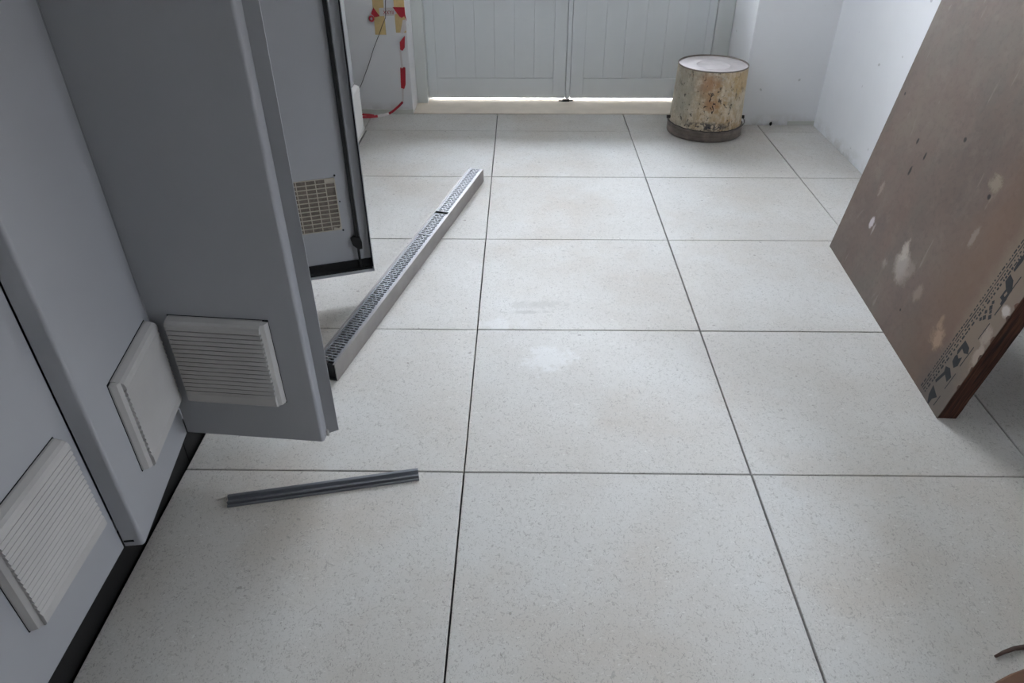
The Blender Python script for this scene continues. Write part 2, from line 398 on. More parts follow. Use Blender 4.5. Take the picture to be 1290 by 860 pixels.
# walls
wb = MB()
wb.box((XL-0.1, YB, -0.012), (-0.403, YD+0.12, H)).box((1.107, YP, -0.012), (XR+0.1, YD+0.12, H)).box((-0.403, YB, 2.42), (1.107, YD+0.12, H))
tag(wb.build('wall_back', M['wall'], bevel=0.003), 'white plastered wall holding the grey double door', kind='structure')
wr = MB().box((XR, YF-0.1, -0.012), (XR+0.12, WY-WH, H)).box((XR, WY+WH, -0.012), (XR+0.12, YP, H)).box((XR, WY-WH, -0.012), (XR+0.12, WY+WH, 0.72)).box((XR, WY-WH, 0.72+2*WH), (XR+0.12, WY+WH, H))
tag(wr.build('wall_right', M['wall']), 'white wall behind the leaning plywood board', kind='structure')
win = empty('window_1', (XR+0.05, WY, 0.72)); tag(win, 'small framed window in the right wall beside the camera', kind='structure')
m = MB()
for a, b in (((-0.02, -WH, 0), (0.02, -WH+0.02, 2*WH)), ((-0.02, WH-0.02, 0), (0.02, WH, 2*WH)), ((-0.02, -WH+0.02, 0), (0.02, WH-0.02, 0.02)), ((-0.02, -WH+0.02, 2*WH-0.02), (0.02, WH-0.02, 2*WH))): m.box(a, b)
m.build('window_frame', M['frame'], win); MB().box((-0.003, -WH+0.02, 0.02), (0.003, WH-0.02, 2*WH-0.02)).build('glass_pane', M['glass'], win)
wl = MB().box((XL-0.12, YF-0.1, -0.012), (XL, 0.35, H)).box((XL-0.12, 1.65, -0.012), (XL, YB, H)).box((XL-0.12, 0.35, -0.012), (XL, 1.65, 1.98)).box((XL-0.12, 0.35, 2.60), (XL, 1.65, H))
tag(wl.build('wall_left', M['wall']), 'white wall behind the grey cabinets', kind='structure')
w2 = empty('added_high_window', (XL-0.05, 0.35, 1.98)); tag(w2, 'long high unseen window added above the cabinets to light the right wall', kind='structure')  # unseen window added to strengthen light on right wall and far floor
m = MB()
for a, b in (((-0.02, 0, 0), (0.02, 0.03, 0.62)), ((-0.02, 1.27, 0), (0.02, 1.30, 0.62)), ((-0.02, 0.03, 0), (0.02, 1.27, 0.03)), ((-0.02, 0.03, 0.59), (0.02, 1.27, 0.62)), ((-0.02, 0.635, 0.03), (0.02, 0.665, 0.59))): m.box(a, b)
m.build('window_frame', M['frame'], w2); MB().box((-0.003, 0.03, 0.03), (0.003, 1.27, 0.59)).build('glass_pane', M['glass'], w2)
tag(MB().box((XL-0.12, YF-0.1, -0.012), (XR+0.12, YF, H)).build('wall_front', M['wall']), 'plain white wall behind the camera', kind='structure')
tag(MB().box((XL-0.12, YF-0.1, H), (XR+0.12, YD+0.12, H+0.1)).build('ceiling', M['ceil']), 'plain white ceiling', kind='structure')
# thin skirtings
tag(MB().box((XL, YB-0.004, 0.0), (-0.403, YB, 0.021)).build('baseboard_back_left', M['skirt'], bevel=0.001), 'very low white skirting under the taped wall', kind='structure')
tag(MB().box((1.335, YP-0.004, 0.0), (XR-0.001, YP, 0.019)).build('baseboard_back_right', M['skirt'], bevel=0.001), 'very low white skirting in the far right corner', kind='structure')
# threshold
tag(MB().box((-0.403, YB+0.001, -0.012), (1.107, YD+0.12, 0.003)).build('trim_1', M['sill'], bevel=0.002), 'worn cream threshold strip below the double door', kind='structure')
# outside ground
tag(MB().box((XR+0.13, -12, -0.12), (12, YD+0.115, -0.015)).build('ground', M['ground']), 'pale concrete ground outside the side window', kind='structure')
tag(MB().box((-12, YD+0.12, -0.12), (12, 25, -0.015)).build('ground', M['ground']), 'pale concrete ground outside the door', kind='structure')

# unseen wall added across the yard to block the low sky
tag(MB().box((-12, 9.0, -0.12), (12, 9.4, 6.2)).build('sky_blocker_wall', M['ground2']), 'plain unseen wall added across the yard to block low sky light', kind='structure')

# ------------------------------------------------------------------ double door (setting)
door = empty('door_1', (0, YD, 0.0)); tag(door, 'grey-white double door with grooved board panels and a light gap below', kind='structure')
PT = 0.55
def leaf(x0, x1, b0, b1, nb, flat):
    # leaf frame at local origin x0, front plane y=0
    L = empty('door_leaf', (x0, 0, 0), 0, door); W = x1-x0
    m = MB(); zb, zt = 0.016, 2.35
    m.box((0, 0, zb), (b0-x0, 0.035, zt)).box((b1-x0, 0, zb), (W, 0.035, zt))
    m.box((b0-x0, 0, zb), (b1-x0, 0.035, 0.112)).box((b0-x0, 0, PT), (b1-x0, 0.035, PT+0.07)).box((b0-x0, 0, 2.29), (b1-x0, 0.035, zt))
    m.build('leaf_frame', M['door'], L, bevel=0.0015)
    MB().box((b0-x0-0.002, 0.016, PT+0.065), (b1-x0+0.002, 0.021, 2.295)).build('glass_pane', M['glass'], L)
    MB().box((b0-x0-0.002, 0.014, 0.110), (b1-x0+0.002, 0.018, PT+0.002)).build('backing_sheet', M['door'], L)
    bw = (b1-b0)/nb; mesh = None
    for k in range(nb):
        if mesh is None:
            o = MB().box((0.0003, 0.0028, 0.1125), (bw-0.0003, 0.0128, PT)).build('panel_board', M['door'], L, bevel=0.0007)
            mesh = o.data
        else:
            o = bpy.data.objects.new('panel_board', mesh); COL.objects.link(o); o.parent = L
            b = o.modifiers.new('bevel', 'BEVEL'); b.width = 0.0007; b.segments = 2; b.limit_method = 'ANGLE'
        o.location = (b0-x0+k*bw, 0, 0)
leaf(-0.3475, 0.3305, -0.303, 0.269, 6, 0)
leaf(0.3545, 1.0245, 0.418, 0.988, 6, 0)
MB().box((0.3325, -0.004, 0.012), (0.3525, 0.030, 2.35)).box((0.322, 0.0352, 0.012), (0.363, 0.040, 2.35)).build('meeting_strip', M['door'], door, bevel=0.0015)
MB().box((-0.4025, -0.045, 0.003), (-0.3505, 0.04, 2.419)).build('frame_post', M['frame'], door, bevel=0.002)
MB().box((1.0275, -0.012, 0.003), (1.1045, 0.04, 2.419)).build('frame_post', M['frame'], door, bevel=0.002)
MB().box((-0.3505, -0.045, 2.355), (1.0275, 0.04, 2.419)).build('frame_head', M['frame'], door, bevel=0.002)
MB().box((-0.352, 0.041, 0.003), (-0.335, 0.050, 2.38)).box((1.010, 0.041, 0.003), (1.03, 0.050, 2.38)).build('door_stop', M['frame'], door)
m = MB().box((0.318, -0.016, 0.003), (0.352, 0.006, 0.009)).tube([(0.30, -0.012, 0.006), (0.315, -0.016, 0.007), (0.335, -0.013, 0.006), (0.37, -0.008, 0.006)], 0.003, 6)
m.build('floor_bolt', M['tiledark'], door)

# ------------------------------------------------------------------ cabinets
CX = -0.597   # front of the carcasses
ZB = 0.078
CH = 1.8
def vent_cover(parent, cx, cz, side, strip=1):
    """louvred cover 0.19 m square; side=-1: outward is local -y"""
    v = empty('vent_cover', (cx, 0, cz), 0, parent)
    o_ = lambda d: side*d
    g = MB().box((-0.0965, min(0, o_(0.0012)), -0.0965), (0.0965, max(0, o_(0.0012)), 0.0965)).build('tmp', M['foam'], None)
    # join the dark gasket and cover as one part with two materials
    m = MB(); hw = 0.087; N = 15
    pts = [(0.0, 0.0955), (0.004, 0.0955), (0.014, 0.0925), (0.019, 0.089), (0.0212, 0.084), (0.0215, 0.0765)]
    z = 0.0765; p = 0.0100
    for k in range(N):
        pts += [(0.0095, z-0.0002), (0.0095, z-0.0034), (0.0190, z-0.0038), (0.0215, z-p)]
        z -= p
    pts += [(0.0213, -0.090), (0.018, -0.0945), (0.014, -0.0955), (0.0, -0.0955)]
    xa, xb = sorted((-0.0940*strip, 0.0855*strip)); m.prism(pts, lambda d, zz: (xa, o_(d+0.001), zz), lambda d, zz: (xb, o_(d+0.001), zz))
    sx = strip; hs = 0.0855
    q = [(hs*sx, 0.001), (0.0960*sx, 0.001), (0.0960*sx, 0.004), (0.0925*sx, 0.0125), (hs*sx, 0.0165)]
    m.prism(q, lambda a, d: (a, o_(d), -0.0935), lambda a, d: (a, o_(d), 0.0935))
    c = m.build('vent_cover', M['vent'], None)
    c.data.materials.append(M['foam'])
    # merge gasket
    n0 = len(c.data.vertices); me = bpy.data.meshes.new('vent_cover')
    V = [tuple(x.co) for x in c.data.vertices] + [tuple(x.co) for x in g.data.vertices]
    F = [tuple(f.vertices) for f in c.data.polygons] + [tuple(i+n0 for i in f.vertices) for f in g.data.polygons]
    nf = len(c.data.polygons); me.from_pydata(V, [], F); me.materials.append(M['vent']); me.materials.append(M['foam'])
    for i, f in enumerate(me.polygons): f.material_index = 0 if i < nf else 1
    bpy.data.objects.remove(g); bpy.data.objects.remove(c); bpy.data.objects.remove(v)
    o = bpy.data.objects.new('vent_cover', me); COL.objects.link(o); o.parent = parent; o.location = (cx, 0, cz)
    return o

def door_pan(parent, name, W, depth, side, hinge_loc, ang, lip=0.0, z0=ZB, z1=CH-0.02, sheet=0.0015, slot=False):
    """door leaf: skin along local +x from the hinge; the pan's edges go to local +y*side"""
    d = empty('tmp', hinge_loc, ang, parent)
    m = MB(); s = side
    def bx(x0, x1, y0, y1, za, zb):
        ya, yb = sorted((y0*s, y1*s)); m.box((x0, ya, za), (x1, yb, zb))
    bx(0, W, 0, sheet, z0, z1)
    bx(0, sheet, sheet, depth, z0, z1); bx(W-sheet, W, sheet, depth, z0, z1)
    bx(sheet, W-sheet, sheet, depth, z0, z0+sheet); bx(sheet, W-sheet, sheet, depth, z1-sheet, z1)
    if lip:
        bx(W, W+lip, depth-sheet, depth, z0+0.012, z1-0.012)
    o = m.build('door', M['cab'])
    # weld touching sheets, round the outer corners
    o.parent = parent; o.location = hinge_loc; o.rotation_euler = (0, 0, ang)
    bpy.data.objects.remove(d)
    b = o.modifiers.new('bevel', 'BEVEL'); b.width = 0.0006; b.segments = 2; b.limit_method = 'ANGLE'
    return o

def rounded_door(parent, W, depth, s, hinge_loc, ang, lip, z0=ZB, z1=CH-0.02):
    """pressed sheet door as one folded profile (plan view) extruded upward, with a rounded free edge"""
    t = 0.0016; r = 0.006
    outer = [(0.0, depth), (0.0, r*0.4), (r*0.4, 0.0)]
    outer += [(W-r+r*math.sin(a), r-r*math.cos(a)) for a in [math.pi/2*k/6 for k in range(7)]]
    if lip: outer += [(W, depth-t), (W+lip, depth-t), (W+lip, depth)]
    else: outer += [(W, depth)]
    inner = [(W-t, depth), (W-t, r), (W-r, t), (r*0.4+t, t), (t, depth)] if True else []
    prof = outer + inner
    m = MB().prism(prof, lambda x, y: (x, y*s, z0), lambda x, y: (x, y*s, z1))
    # bottom and top returns
    for za in (z0, z1-t):
        ya, yb = sorted((0.002*s, (depth-0.001)*s)); m.box((t, ya, za), (W-t, yb, za+t))
    o = m.build('door', M['cab'], parent); o.location = hinge_loc; o.rotation_euler = (0, 0, ang)
    if lip:
        # the lip is cut short at the bottom: shift its lower vertices up
        for vtx in o.data.vertices:
            if vtx.co.x > W+0.0005 and abs(vtx.co.z-z0) < 1e-5: vtx.co.z = z0+0.013
    noshade_auto(o, 35)
    return o

def cabinet(y0, y1, label, pm='plinth'):
    c = empty('electrical_cabinet', (CX, y0, 0)); tag(c, label, 'cabinet', 'grey floor-standing cabinets')
    L = y1-y0; D = 0.40; g = 0.0015; pz = ZB+0.004
    m = MB(); t = 0.002
    # carcass: back, sides, top, bottom, front flanges
    m.box((-D, g, pz), (-D+t, L-g, CH)).box((-D+t, g, pz), (0, g+t, CH)).box((-D+t, L-g-t, pz), (0, L-g, CH))
    m.box((-D+t, g+t, pz), (0, L-g-t, pz+t)).box((-D+t, g+t, CH-t), (0, L-g-t, CH))
    m.box((-t, g+t, pz+t), (0, g+0.022, CH-t)).box((-t, L-g-0.022, pz+t), (0, L-g-t, CH-t))
    m.box((-t, g+0.022, pz+t), (0, L-g-0.022, pz+0.03)).box((-t, g+0.022, CH-0.03), (0, L-g-0.022, CH-t))
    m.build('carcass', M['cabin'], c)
    MB().box((-D+0.01, 0.0003, -0.012), (0.004, L-0.0003, pz)).build('plinth', M[pm], c, bevel=0.002)
    return c

# cabinet 1 (nearest): left leaf shut, right leaf slightly ajar
c0 = cabinet(-1.175, -0.5735, 'grey cabinet nearest the camera, only its door edge in view')
d = rounded_door(c0, 0.590, 0.019, 1, (0.022, 0.004, 0), math.pi/2, 0)
c1 = cabinet(-0.573, 0.0315, 'grey cabinet with two closed louvred doors, right one slightly ajar, at lower left')
# closed leaf: runs along +Y; exterior faces +X -> pan edges towards -X (local +y after +90deg rotation)
d1 = rounded_door(c1, 0.3065, 0.019, 1, (0.0255, 0.004, 0), math.pi/2, 0)
def placed_vent(dr, along, cz): return vent_cover(dr, along, cz, -1, -1)
placed_vent(d1, 0.172, 0.272)
# ajar leaf: hinge at the far side, free end towards camera
hx, hy = -0.575-CX, 0.0302-(-0.573)
fx, fy = -0.5385-CX, -0.2595-(-0.573)
Wd = math.hypot(fx-hx, fy-hy); ang = math.atan2(fy-hy, fx-hx)
d2 = rounded_door(c1, Wd, 0.032, -1, (hx, hy, 0), ang, 0)
o = vent_cover(d2, 0.115, 0.272, 1)
m = MB().box((Wd-0.0004, -0.031, 0.088), (Wd+0.0006, -0.014, 0.0925))
m.build('latch_slot', M['foam'], d2)

# cabinet 2: both leaves wide open
c2 = cabinet(0.032, 0.6505, 'grey cabinet standing open with both doors swung out over the floor')
hx, hy = -0.575-CX, 0.0305-0.032
fx, fy = -0.284-CX, 0.0045-0.032
Wd = math.hypot(fx-hx, fy-hy); ang = math.atan2(fy-hy, fx-hx)
d3 = rounded_door(c2, Wd, 0.026, 1, (hx, hy, 0), ang, 0.0255)
tag(d3, 'open door seen from outside with a louvred cover low down')
vent_cover(d3, 0.137, 0.275, -1)
o = MB().tube([(Wd+0.003, 0.020, ZB-0.0), (Wd+0.003, 0.020, ZB+0.014)], 0.0028, 8).build('gasket_end', M['vent'], d3)
m = MB().box((0.262*0.62, -0.0006, 0.905), (0.262*0.62+0.002, 0.0004, 0.909)); m.build('paint_chip', M['foam'], d3)
# far leaf seen from its inside
P4 = Vector((-0.302, 0.720, 0)); dr4 = Vector((0.947, 0.320, 0)).normalized(); W4 = 0.288
H4 = P4 - dr4*W4
a4 = math.atan2(dr4.y, dr4.x)
d4 = rounded_door(c2, W4, 0.020, -1, (H4.x-CX - (-dr4.y)*0.0, H4.y-0.032, 0), a4, 0)
# shift so that the free edges of the pan lie on the measured plane
d4.location = d4.location + Vector((-dr4.y, dr4.x, 0))*0.020
tag(d4, 'open door seen from inside with a lock rod and a square filter opening')
X = lambda u: W4+u
ZT = CH-0.02
m = MB().box((0.004, -0.0195, ZB+0.0016), (W4-0.004, -0.0025, ZB+0.009)).box((0.004, -0.010, ZB+0.009), (W4-0.003, -0.0017, ZB+0.030))
m.build('bottom_gasket', M['foam'], d4, bevel=0.0015)
MB().box((0.0, -0.0225, ZB-0.004), (W4, -0.0205, ZB+0.004)).build('bottom_lip', M['cab'], d4)
MB().box((W4-0.0045, -0.0195, ZB+0.01), (W4-0.0018, -0.006, ZT-0.01)).build('side_gasket', M['foam'], d4)
# lock rod, guide
m = MB().box((X(-0.0405), -0.014, 0.170), (X(-0.0305), -0.008, 1.62)); m.build('lock_rod', M['blackmetal'], d4, bevel=0.001)
m = MB().box((X(-0.0425), -0.0065, 0.170), (X(-0.0415), -0.0015, 1.62)).box((X(-0.0275), -0.0065, 0.170), (X(-0.0265), -0.0015, 1.62))
m.build('rod_channel', M['cab'], d4)
MB().tube([(X(-0.0365), -0.011, 0.172), (X(-0.036), -0.012, 0.13), (X(-0.036), -0.013, 0.088)], 0.0036, 10).build('rod_end', M['blackmetal'], d4)
m = MB()
m.prism([(-0.014, 0.020), (-0.004, 0.026), (0.012, 0.022), (0.016, 0.008), (0.015, -0.012), (0.004, -0.013), (-0.010, 0.002)],
        lambda a, b: (X(-0.040)+a, -0.019, 0.158+b), lambda a, b: (X(-0.040)+a, -0.002, 0.158+b))
m.build('rod_guide', M['blackmetal'], d4, bevel=0.002)
# square opening with filter mat and lattice
gx0, gx1, gz0, gz1 = X(-0.222), X(-0.073), 0.208, 0.356
MB().box((gx0, -0.0030, gz0), (gx1, -0.0018, gz1)).build('filter_mat', M['mesh'], d4)
m = MB()
nr, ncx = 12, 6
cw = (gx1-gx0)/ncx; rh = (gz1-gz0)/nr
for k in range(ncx+1):
    xx = gx0+k*cw; m.box((xx-0.0012, -0.0060, gz0+0.002), (xx+0.0012, -0.0030, gz1-0.002))
for k in range(nr+1):
    zz = gz0+k*rh
    x1 = gx1 if k not in (9,) else gx1-cw
    m.box((gx0, -0.0056, zz-0.0010), (x1, -0.0030, zz+0.0010))
m.build('lattice', M['lattice'], d4)
m = MB().box((gx1-cw*1.0, -0.0064, gz1-0.010), (gx1, -0.003, gz1+0.001)); m.build('lattice_corner', M['lattice'], d4)
m = MB().prism([(gx1-0.020, gz0), (gx1, gz0), (gx1, gz0+0.012), (gx1-0.006, gz0+0.004), (gx1-0.020, gz0+0.008)], lambda a, b: (a, -0.0064, b), lambda a, b: (a, -0.003, b)); m.build('lattice_corner', M['lattice'], d4)
for sx, sz in ((gx1+0.002, gz1+0.006), (gx1+0.006, 0.288), (gx1+0.004, gz0-0.004)):
    MB().tube([(sx, -0.0016, sz), (sx, -0.0042, sz)], 0.0026 if sz != 0.288 else 0.0018, 8).build('screw', M['blackmetal'], d4)
# two more cabinets of the row, beyond the open one
c3 = cabinet(0.652, 1.303, 'grey closed cabinet behind the swung-out inner door')
rounded_door(c3, 0.643, 0.019, 1, (0.022, 0.004, 0), math.pi/2, 0)
c4 = cabinet(1.305, 1.955, 'grey closed cabinet at the far end of the row beside the taped wall', 'cab')
dd = rounded_door(c4, 0.642, 0.019, 1, (0.022, 0.004, 0), math.pi/2, 0, z0=0.050)
vent_cover(dd, 0.535, 0.160, -1, -1)

# ------------------------------------------------------------------ floor drain channel
PN = Vector((-0.3295, 0.3015, 0)); PF = Vector((-0.0290, 1.5500, 0))
dv = (PF-PN); LEN = dv.length; a = math.atan2(dv.y, dv.x)
ch = empty('drain_channel', (PN.x, PN.y, 0.0), a); tag(ch, 'long stainless steel drain channel with slotted grates lying across the floor tiles', 'drain channel')
Wc, Hc, t = 0.057, 0.050, 0.0015       # local x along, local y: 0 = right side, +y = left side
m = MB()
prof = [(0, 0), (Wc, 0), (Wc, Hc), (Wc-0.006, Hc), (Wc-0.006, Hc-t), (Wc-t, Hc-t), (Wc-t, t), (t, t), (t, Hc-t), (0.006, Hc-t), (0.006, Hc), (0, Hc)]
m.prism(prof, lambda y, z: (0, y, z+0.0005), lambda y, z: (LEN, y, z+0.0005))
m.box((LEN-0.0016, t, t+0.0005), (LEN-0.0001, Wc-t, Hc-0.002))
m.build('channel_body', M['steel'], ch)
MB().box((0.001, t+0.0003, t+0.0007), (LEN-0.002, Wc-t-0.0003, t+0.0015)).build('dark_bed_sheet', M['chdark'], ch)  # dark sheet painted as the shade below the grates
MB().box((0.006, 0.0062, 0.004), (0.0075, Wc-0.0062, Hc-0.004)).build('dark_end_sheet', M['chdark'], ch)  # dark sheet standing for the shaded interior at the open end
def grate(x0, x1, pitch=0.0104):
    """slotted plate: cross bars with staggered short bridges, like brickwork"""
    m = MB(); za, zb = Hc-0.0030, Hc-0.0008; y0, y1 = 0.0065, Wc-0.0065
    m.box((x0, y0, za), (x1, y0+0.0040, zb)).box((x0, y1-0.0040, za), (x1, y1, zb))
    n = int((x1-x0-0.004)/pitch); pp = (x1-x0-0.004)/n; ya, yb = y0+0.004, y1-0.004; w_ = yb-ya
    for k in range(n+1):
        xx = x0+0.002+k*pp; m.box((xx-0.0022, ya, za), (xx+0.0022, yb, zb))
        if k == n: break
        for f in ((0.333, 0.667) if k % 2 else (0.02, 0.5, 0.98)):
            c = ya+w_*f; m.box((xx+0.0022, max(ya, c-0.0012), za), (xx+pp-0.0022, min(yb, c+0.0012), zb))
    return m.build('grate', M['grate'], ch)
grate(0.014, 0.708); grate(0.7115, 0.868); grate(0.886, LEN-0.004)
MB().box((0.706, 0.0065, Hc-0.0008), (0.7125, Wc-0.0065, Hc+0.0004)).build('joint_strip', M['grate'], ch)

# ------------------------------------------------------------------ short metal profile
A = Vector((-0.4650, -0.0935, 0)); B = Vector((-0.0930, -0.0150, 0)); dv = B-A
pf = MB()
cs = [(-.0125, 0), (-.0125, .0050), (-.0095, .0055), (-.0090, .0022), (-.0068, .0022), (-.0070, .0100), (-.0045, .0104), (-.0035, .0062),
      (.0045, .0040), (.0065, .0118), (.0125, .0125), (.0125, .0100), (.0100, .0095), (.0100, 0)]
LP = dv.length
pf.prism(cs, lambda y, z: (0, y, z+0.0006), lambda y, z: (LP, y, z+0.0006))
o = pf.build('metal_profile', M['alu'], bevel=0.0004, seg=1); o.location = A; o.rotation_euler = (0, 0, math.atan2(dv.y, dv.x))
tag(o, 'short dark grey grooved metal profile lying in front of the open cabinet door', 'metal profile')

# ------------------------------------------------------------------ leaning formwork board
Ab = Vector((1.117, 1.027, 0)); Bb = Vector((1.069, 0.182, 0)); e = (Ab-Bb).normalized(); h = Vector((e.y, -e.x, 0))
th = R(8.6); uu = h*math.sin(th)+Vector((0, 0, math.cos(th))); nn = e.cross(uu)   # nn points away from the room face?
if nn.x < 0: nn = -nn                                          # into the gap behind the board
bd = empty('formwork_board')
bd.matrix_world = Matrix(((e.x, uu.x, nn.x, Bb.x), (e.y, uu.y, nn.y, Bb.y), (e.z, uu.z, nn.z, 0.0005), (0, 0, 0, 1)))
tag(bd, 'weathered brown plywood board with black stamped lettering, leaning on the right wall', 'plywood board')
Lb, Hb, Tb = 0.8455, 1.95, 0.043
def nearx(v): return -0.050*v
pts = []
nseg = 60
for k in range(nseg+1):
    v = Hb*k/nseg; pts.append((nearx(v)+0.0018*noise.noise(Vector((v*38, 1, 0))) if k else 0.0, v))
prof = [(0.0, 0.0), (Lb, 0.0), (Lb+0.006, Hb)] + [p for p in reversed(pts)][:-1]
m = MB(); m.prism(prof, lambda x, y: (x, y, 0), lambda x, y: (x, y, 0.0015))
m.build('face_sheet', M['board'], bd)
m = MB(); prof2 = [(0.0016, 0.0003), (Lb-0.0008, 0.0003), (Lb+0.0052, Hb-0.001)] + [(p[0]+0.0016, p[1]) for p in reversed(pts)][:-1]
# the board stands on its lower edge: trim the lower back edge so it rests flat on the floor
m.prism(prof2, lambda x, y: (x, y, 0.0015), lambda x, y: (x, y+(0.0065 if y < 0.01 else 0), Tb))
m.build('board_core', M['boardedge'], bd)
# torn veneer chips along the near edge
random.seed(3)
for k in range(9):
    v = 0.10+0.045*k+random.uniform(-.01, .01); s = random.uniform(0.004, 0.010)
    q = [(nearx(v)-0.0005, v-s), (nearx(v)+0.006*random.random()+0.002, v-s*0.3), (nearx(v)+0.004, v+s*0.6), (nearx(v)-0.0005, v+s)]
    MB().prism(q, lambda x, y: (x, y, -0.0005), lambda x, y: (x, y, 0.0)).build('torn_veneer', M['boardedge'], bd)
# stamped marks
G = [[(0.0672, 0.0409), (0.0392, 0.0312), (0.0492, 0.0178), (0.0499, 0.0043), (0.0537, 0.001), (0.064, 0.0181)],
     [(0.0661, 0.0986), (0.0526, 0.1042), (0.0356, 0.0934), (0.0397, 0.078), (0.055, 0.0853), (0.0652, 0.055), (0.0709, 0.0579), (0.0619, 0.0873)],
     [(0.0572, 0.1781), (0.0368, 0.1746), (0.0301, 0.1634), (0.0415, 0.1573), (0.0521, 0.1611), (0.0549, 0.1416), (0.0607, 0.1502)],
     [(0.0549, 0.1416), (0.0461, 0.1376), (0.0392, 0.1463), (0.0367, 0.1259), (0.044, 0.1155), (0.0566, 0.1226), (0.0585, 0.1354)],
     [(0.0492, 0.3532), (0.0336, 0.3484), (0.0221, 0.3333), (0.0236, 0.3222), (0.0369, 0.3263), (0.0501, 0.3366)],
     [(0.0369, 0.3263), (0.0317, 0.3264), (0.0337, 0.3139), (0.0282, 0.3122), (0.027, 0.3252), (0.0222, 0.3241), (0.0212, 0.3074), (0.0227, 0.2961), (0.0286, 0.2965), (0.0298, 0.304), (0.0381, 0.3051)],
     [(0.0507, 0.3839), (0.0480, 0.405), (0.040, 0.410), (0.0414, 0.3891), (0.0444, 0.3659), (0.0492, 0.3671)]]
for k, (x, y) in enumerate([(0.0462, 0.2748), (0.0469, 0.2486), (0.0335, 0.2586), (0.0490, 0.2862), (0.0523, 0.2602), (0.0540, 0.2400), (0.040, 0.268)]):
    s = 0.0052 if k < 3 else 0.004
    G.append([(x-s, y), (x, y-s*1.3), (x+s, y), (x, y+s*1.3)])
for g in G:
    gx_ = sum(p[0] for p in g)/len(g); gy_ = sum(p[1] for p in g)/len(g); g = [(gx_+(p[0]-gx_)*1.14, max(0.0006, gy_+(p[1]-gy_)*1.10)) for p in g]
    MB().prism(g, lambda x, y: (x, y, -0.0002), lambda x, y: (x, y, 0.0001)).build('stamped_letter', M['ink'], bd)
m = MB(); random.seed(5)
def stroke(x0, y0, x1, y1, wd):
    dx, dy = x1-x0, y1-y0; l = math.hypot(dx, dy); nx, ny = -dy/l*wd/2, dx/l*wd/2
    m.prism([(x0-nx, y0-ny), (x1-nx, y1-ny), (x1+nx, y1+ny), (x0+nx, y0+ny)], lambda x, y: (x, y, -0.0002), lambda x, y: (x, y, 0.0001))
for off, wd, kind in ((0.1055, 0.0036, 'd'), (0.0985, 0.0026, 's'), (0.0915, 0.0038, 'd'), (0.0835, 0.0048, 'd'), (0.0325, 0.0026, 's2')):
    y = 0.012
    while y < 0.60:
        if kind == 'd': L = random.choice((0.004, 0.006, 0.010)); gap = random.choice((0.003, 0.004, 0.007))
        else: L = random.uniform(0.03, 0.06); gap = 0.004 if kind == 's' else 0.02
        x = off-0.078*y
        if kind == 's2': x = off-0.03*y
        stroke(x, y, x-0.078*L, y+L, wd*random.uniform(0.7, 1.1)); y += L+gap
m.build('stamped_small_print', M['ink'], bd)
# second line of the print below the letters, near the cut edge
m = MB(); y = 0.37
while y < 0.55:
    stroke(0.012-0.04*y, y, 0.012-0.04*y, y+0.006, 0.003); y += 0.010
m.build('stamped_small_print', M['ink'], bd)

# ------------------------------------------------------------------ upside-down bucket
bk = empty('paint_bucket', (0.936, 2.146, 0)); tag(bk, 'upturned paint-flaked bucket with a grimy rim in front of the door corner', 'bucket')
prof = [(0.1570, 0.044), (0.1568, 0.060), (0.1545, 0.10), (0.1520, 0.16), (0.1500, 0.22), (0.1482, 0.272), (0.1480, 0.2880)]
noshade_auto(MB().lathe(prof, 96, 0.006).build('bucket_wall', M['bucket'], bk), 60)
noshade_auto(MB().lathe([(0.1480, 0.2880), (0.1484, 0.2892), (0.1484, 0.2915), (0.1476, 0.2930), (0.1462, 0.2935), (0.1448, 0.2925), (0.1440, 0.2870)], 96, 0.004).build('base_ring', M['bucketrim'], bk), 60)
prof = [(0.1442, 0.2872), (0.135, 0.2855), (0.120, 0.2850), (0.118, 0.2838), (0.075, 0.2830), (0.073, 0.2845), (0.070, 0.2845), (0.068, 0.2830), (0.0, 0.2830)]
noshade_auto(MB().lathe(prof, 72).build('bucket_base', M['bucketbase'], bk), 40)
prof = [(0.150, 0.001), (0.1620, 0.001), (0.1645, 0.004), (0.1640, 0.016), (0.1620, 0.019), (0.1645, 0.022), (0.1640, 0.034), (0.1615, 0.036), (0.1650, 0.039), (0.1655, 0.043), (0.1640, 0.0465), (0.1565, 0.0475)]
noshade_auto(MB().lathe(prof, 96, 0.003).build('bucket_rim', M['bucketrim'], bk), 50)
pts = []
for k in range(41):
    q = math.pi + math.pi*k/40; rr = 0.1695
    pts.append((rr*math.cos(q), rr*math.sin(q), 0.056-0.006*math.sin(math.pi*k/40)+0.001*math.sin(k*1.7)))
MB().tube(pts, 0.0018, 6).build('bail_handle', M['wire'], bk, smooth=True)
for sx in (-1, 1):
    MB().tube([(sx*0.156, 0, 0.062), (sx*0.172, 0, 0.062)], 0.0075, 12).build('handle_ear', M['wire'], bk)

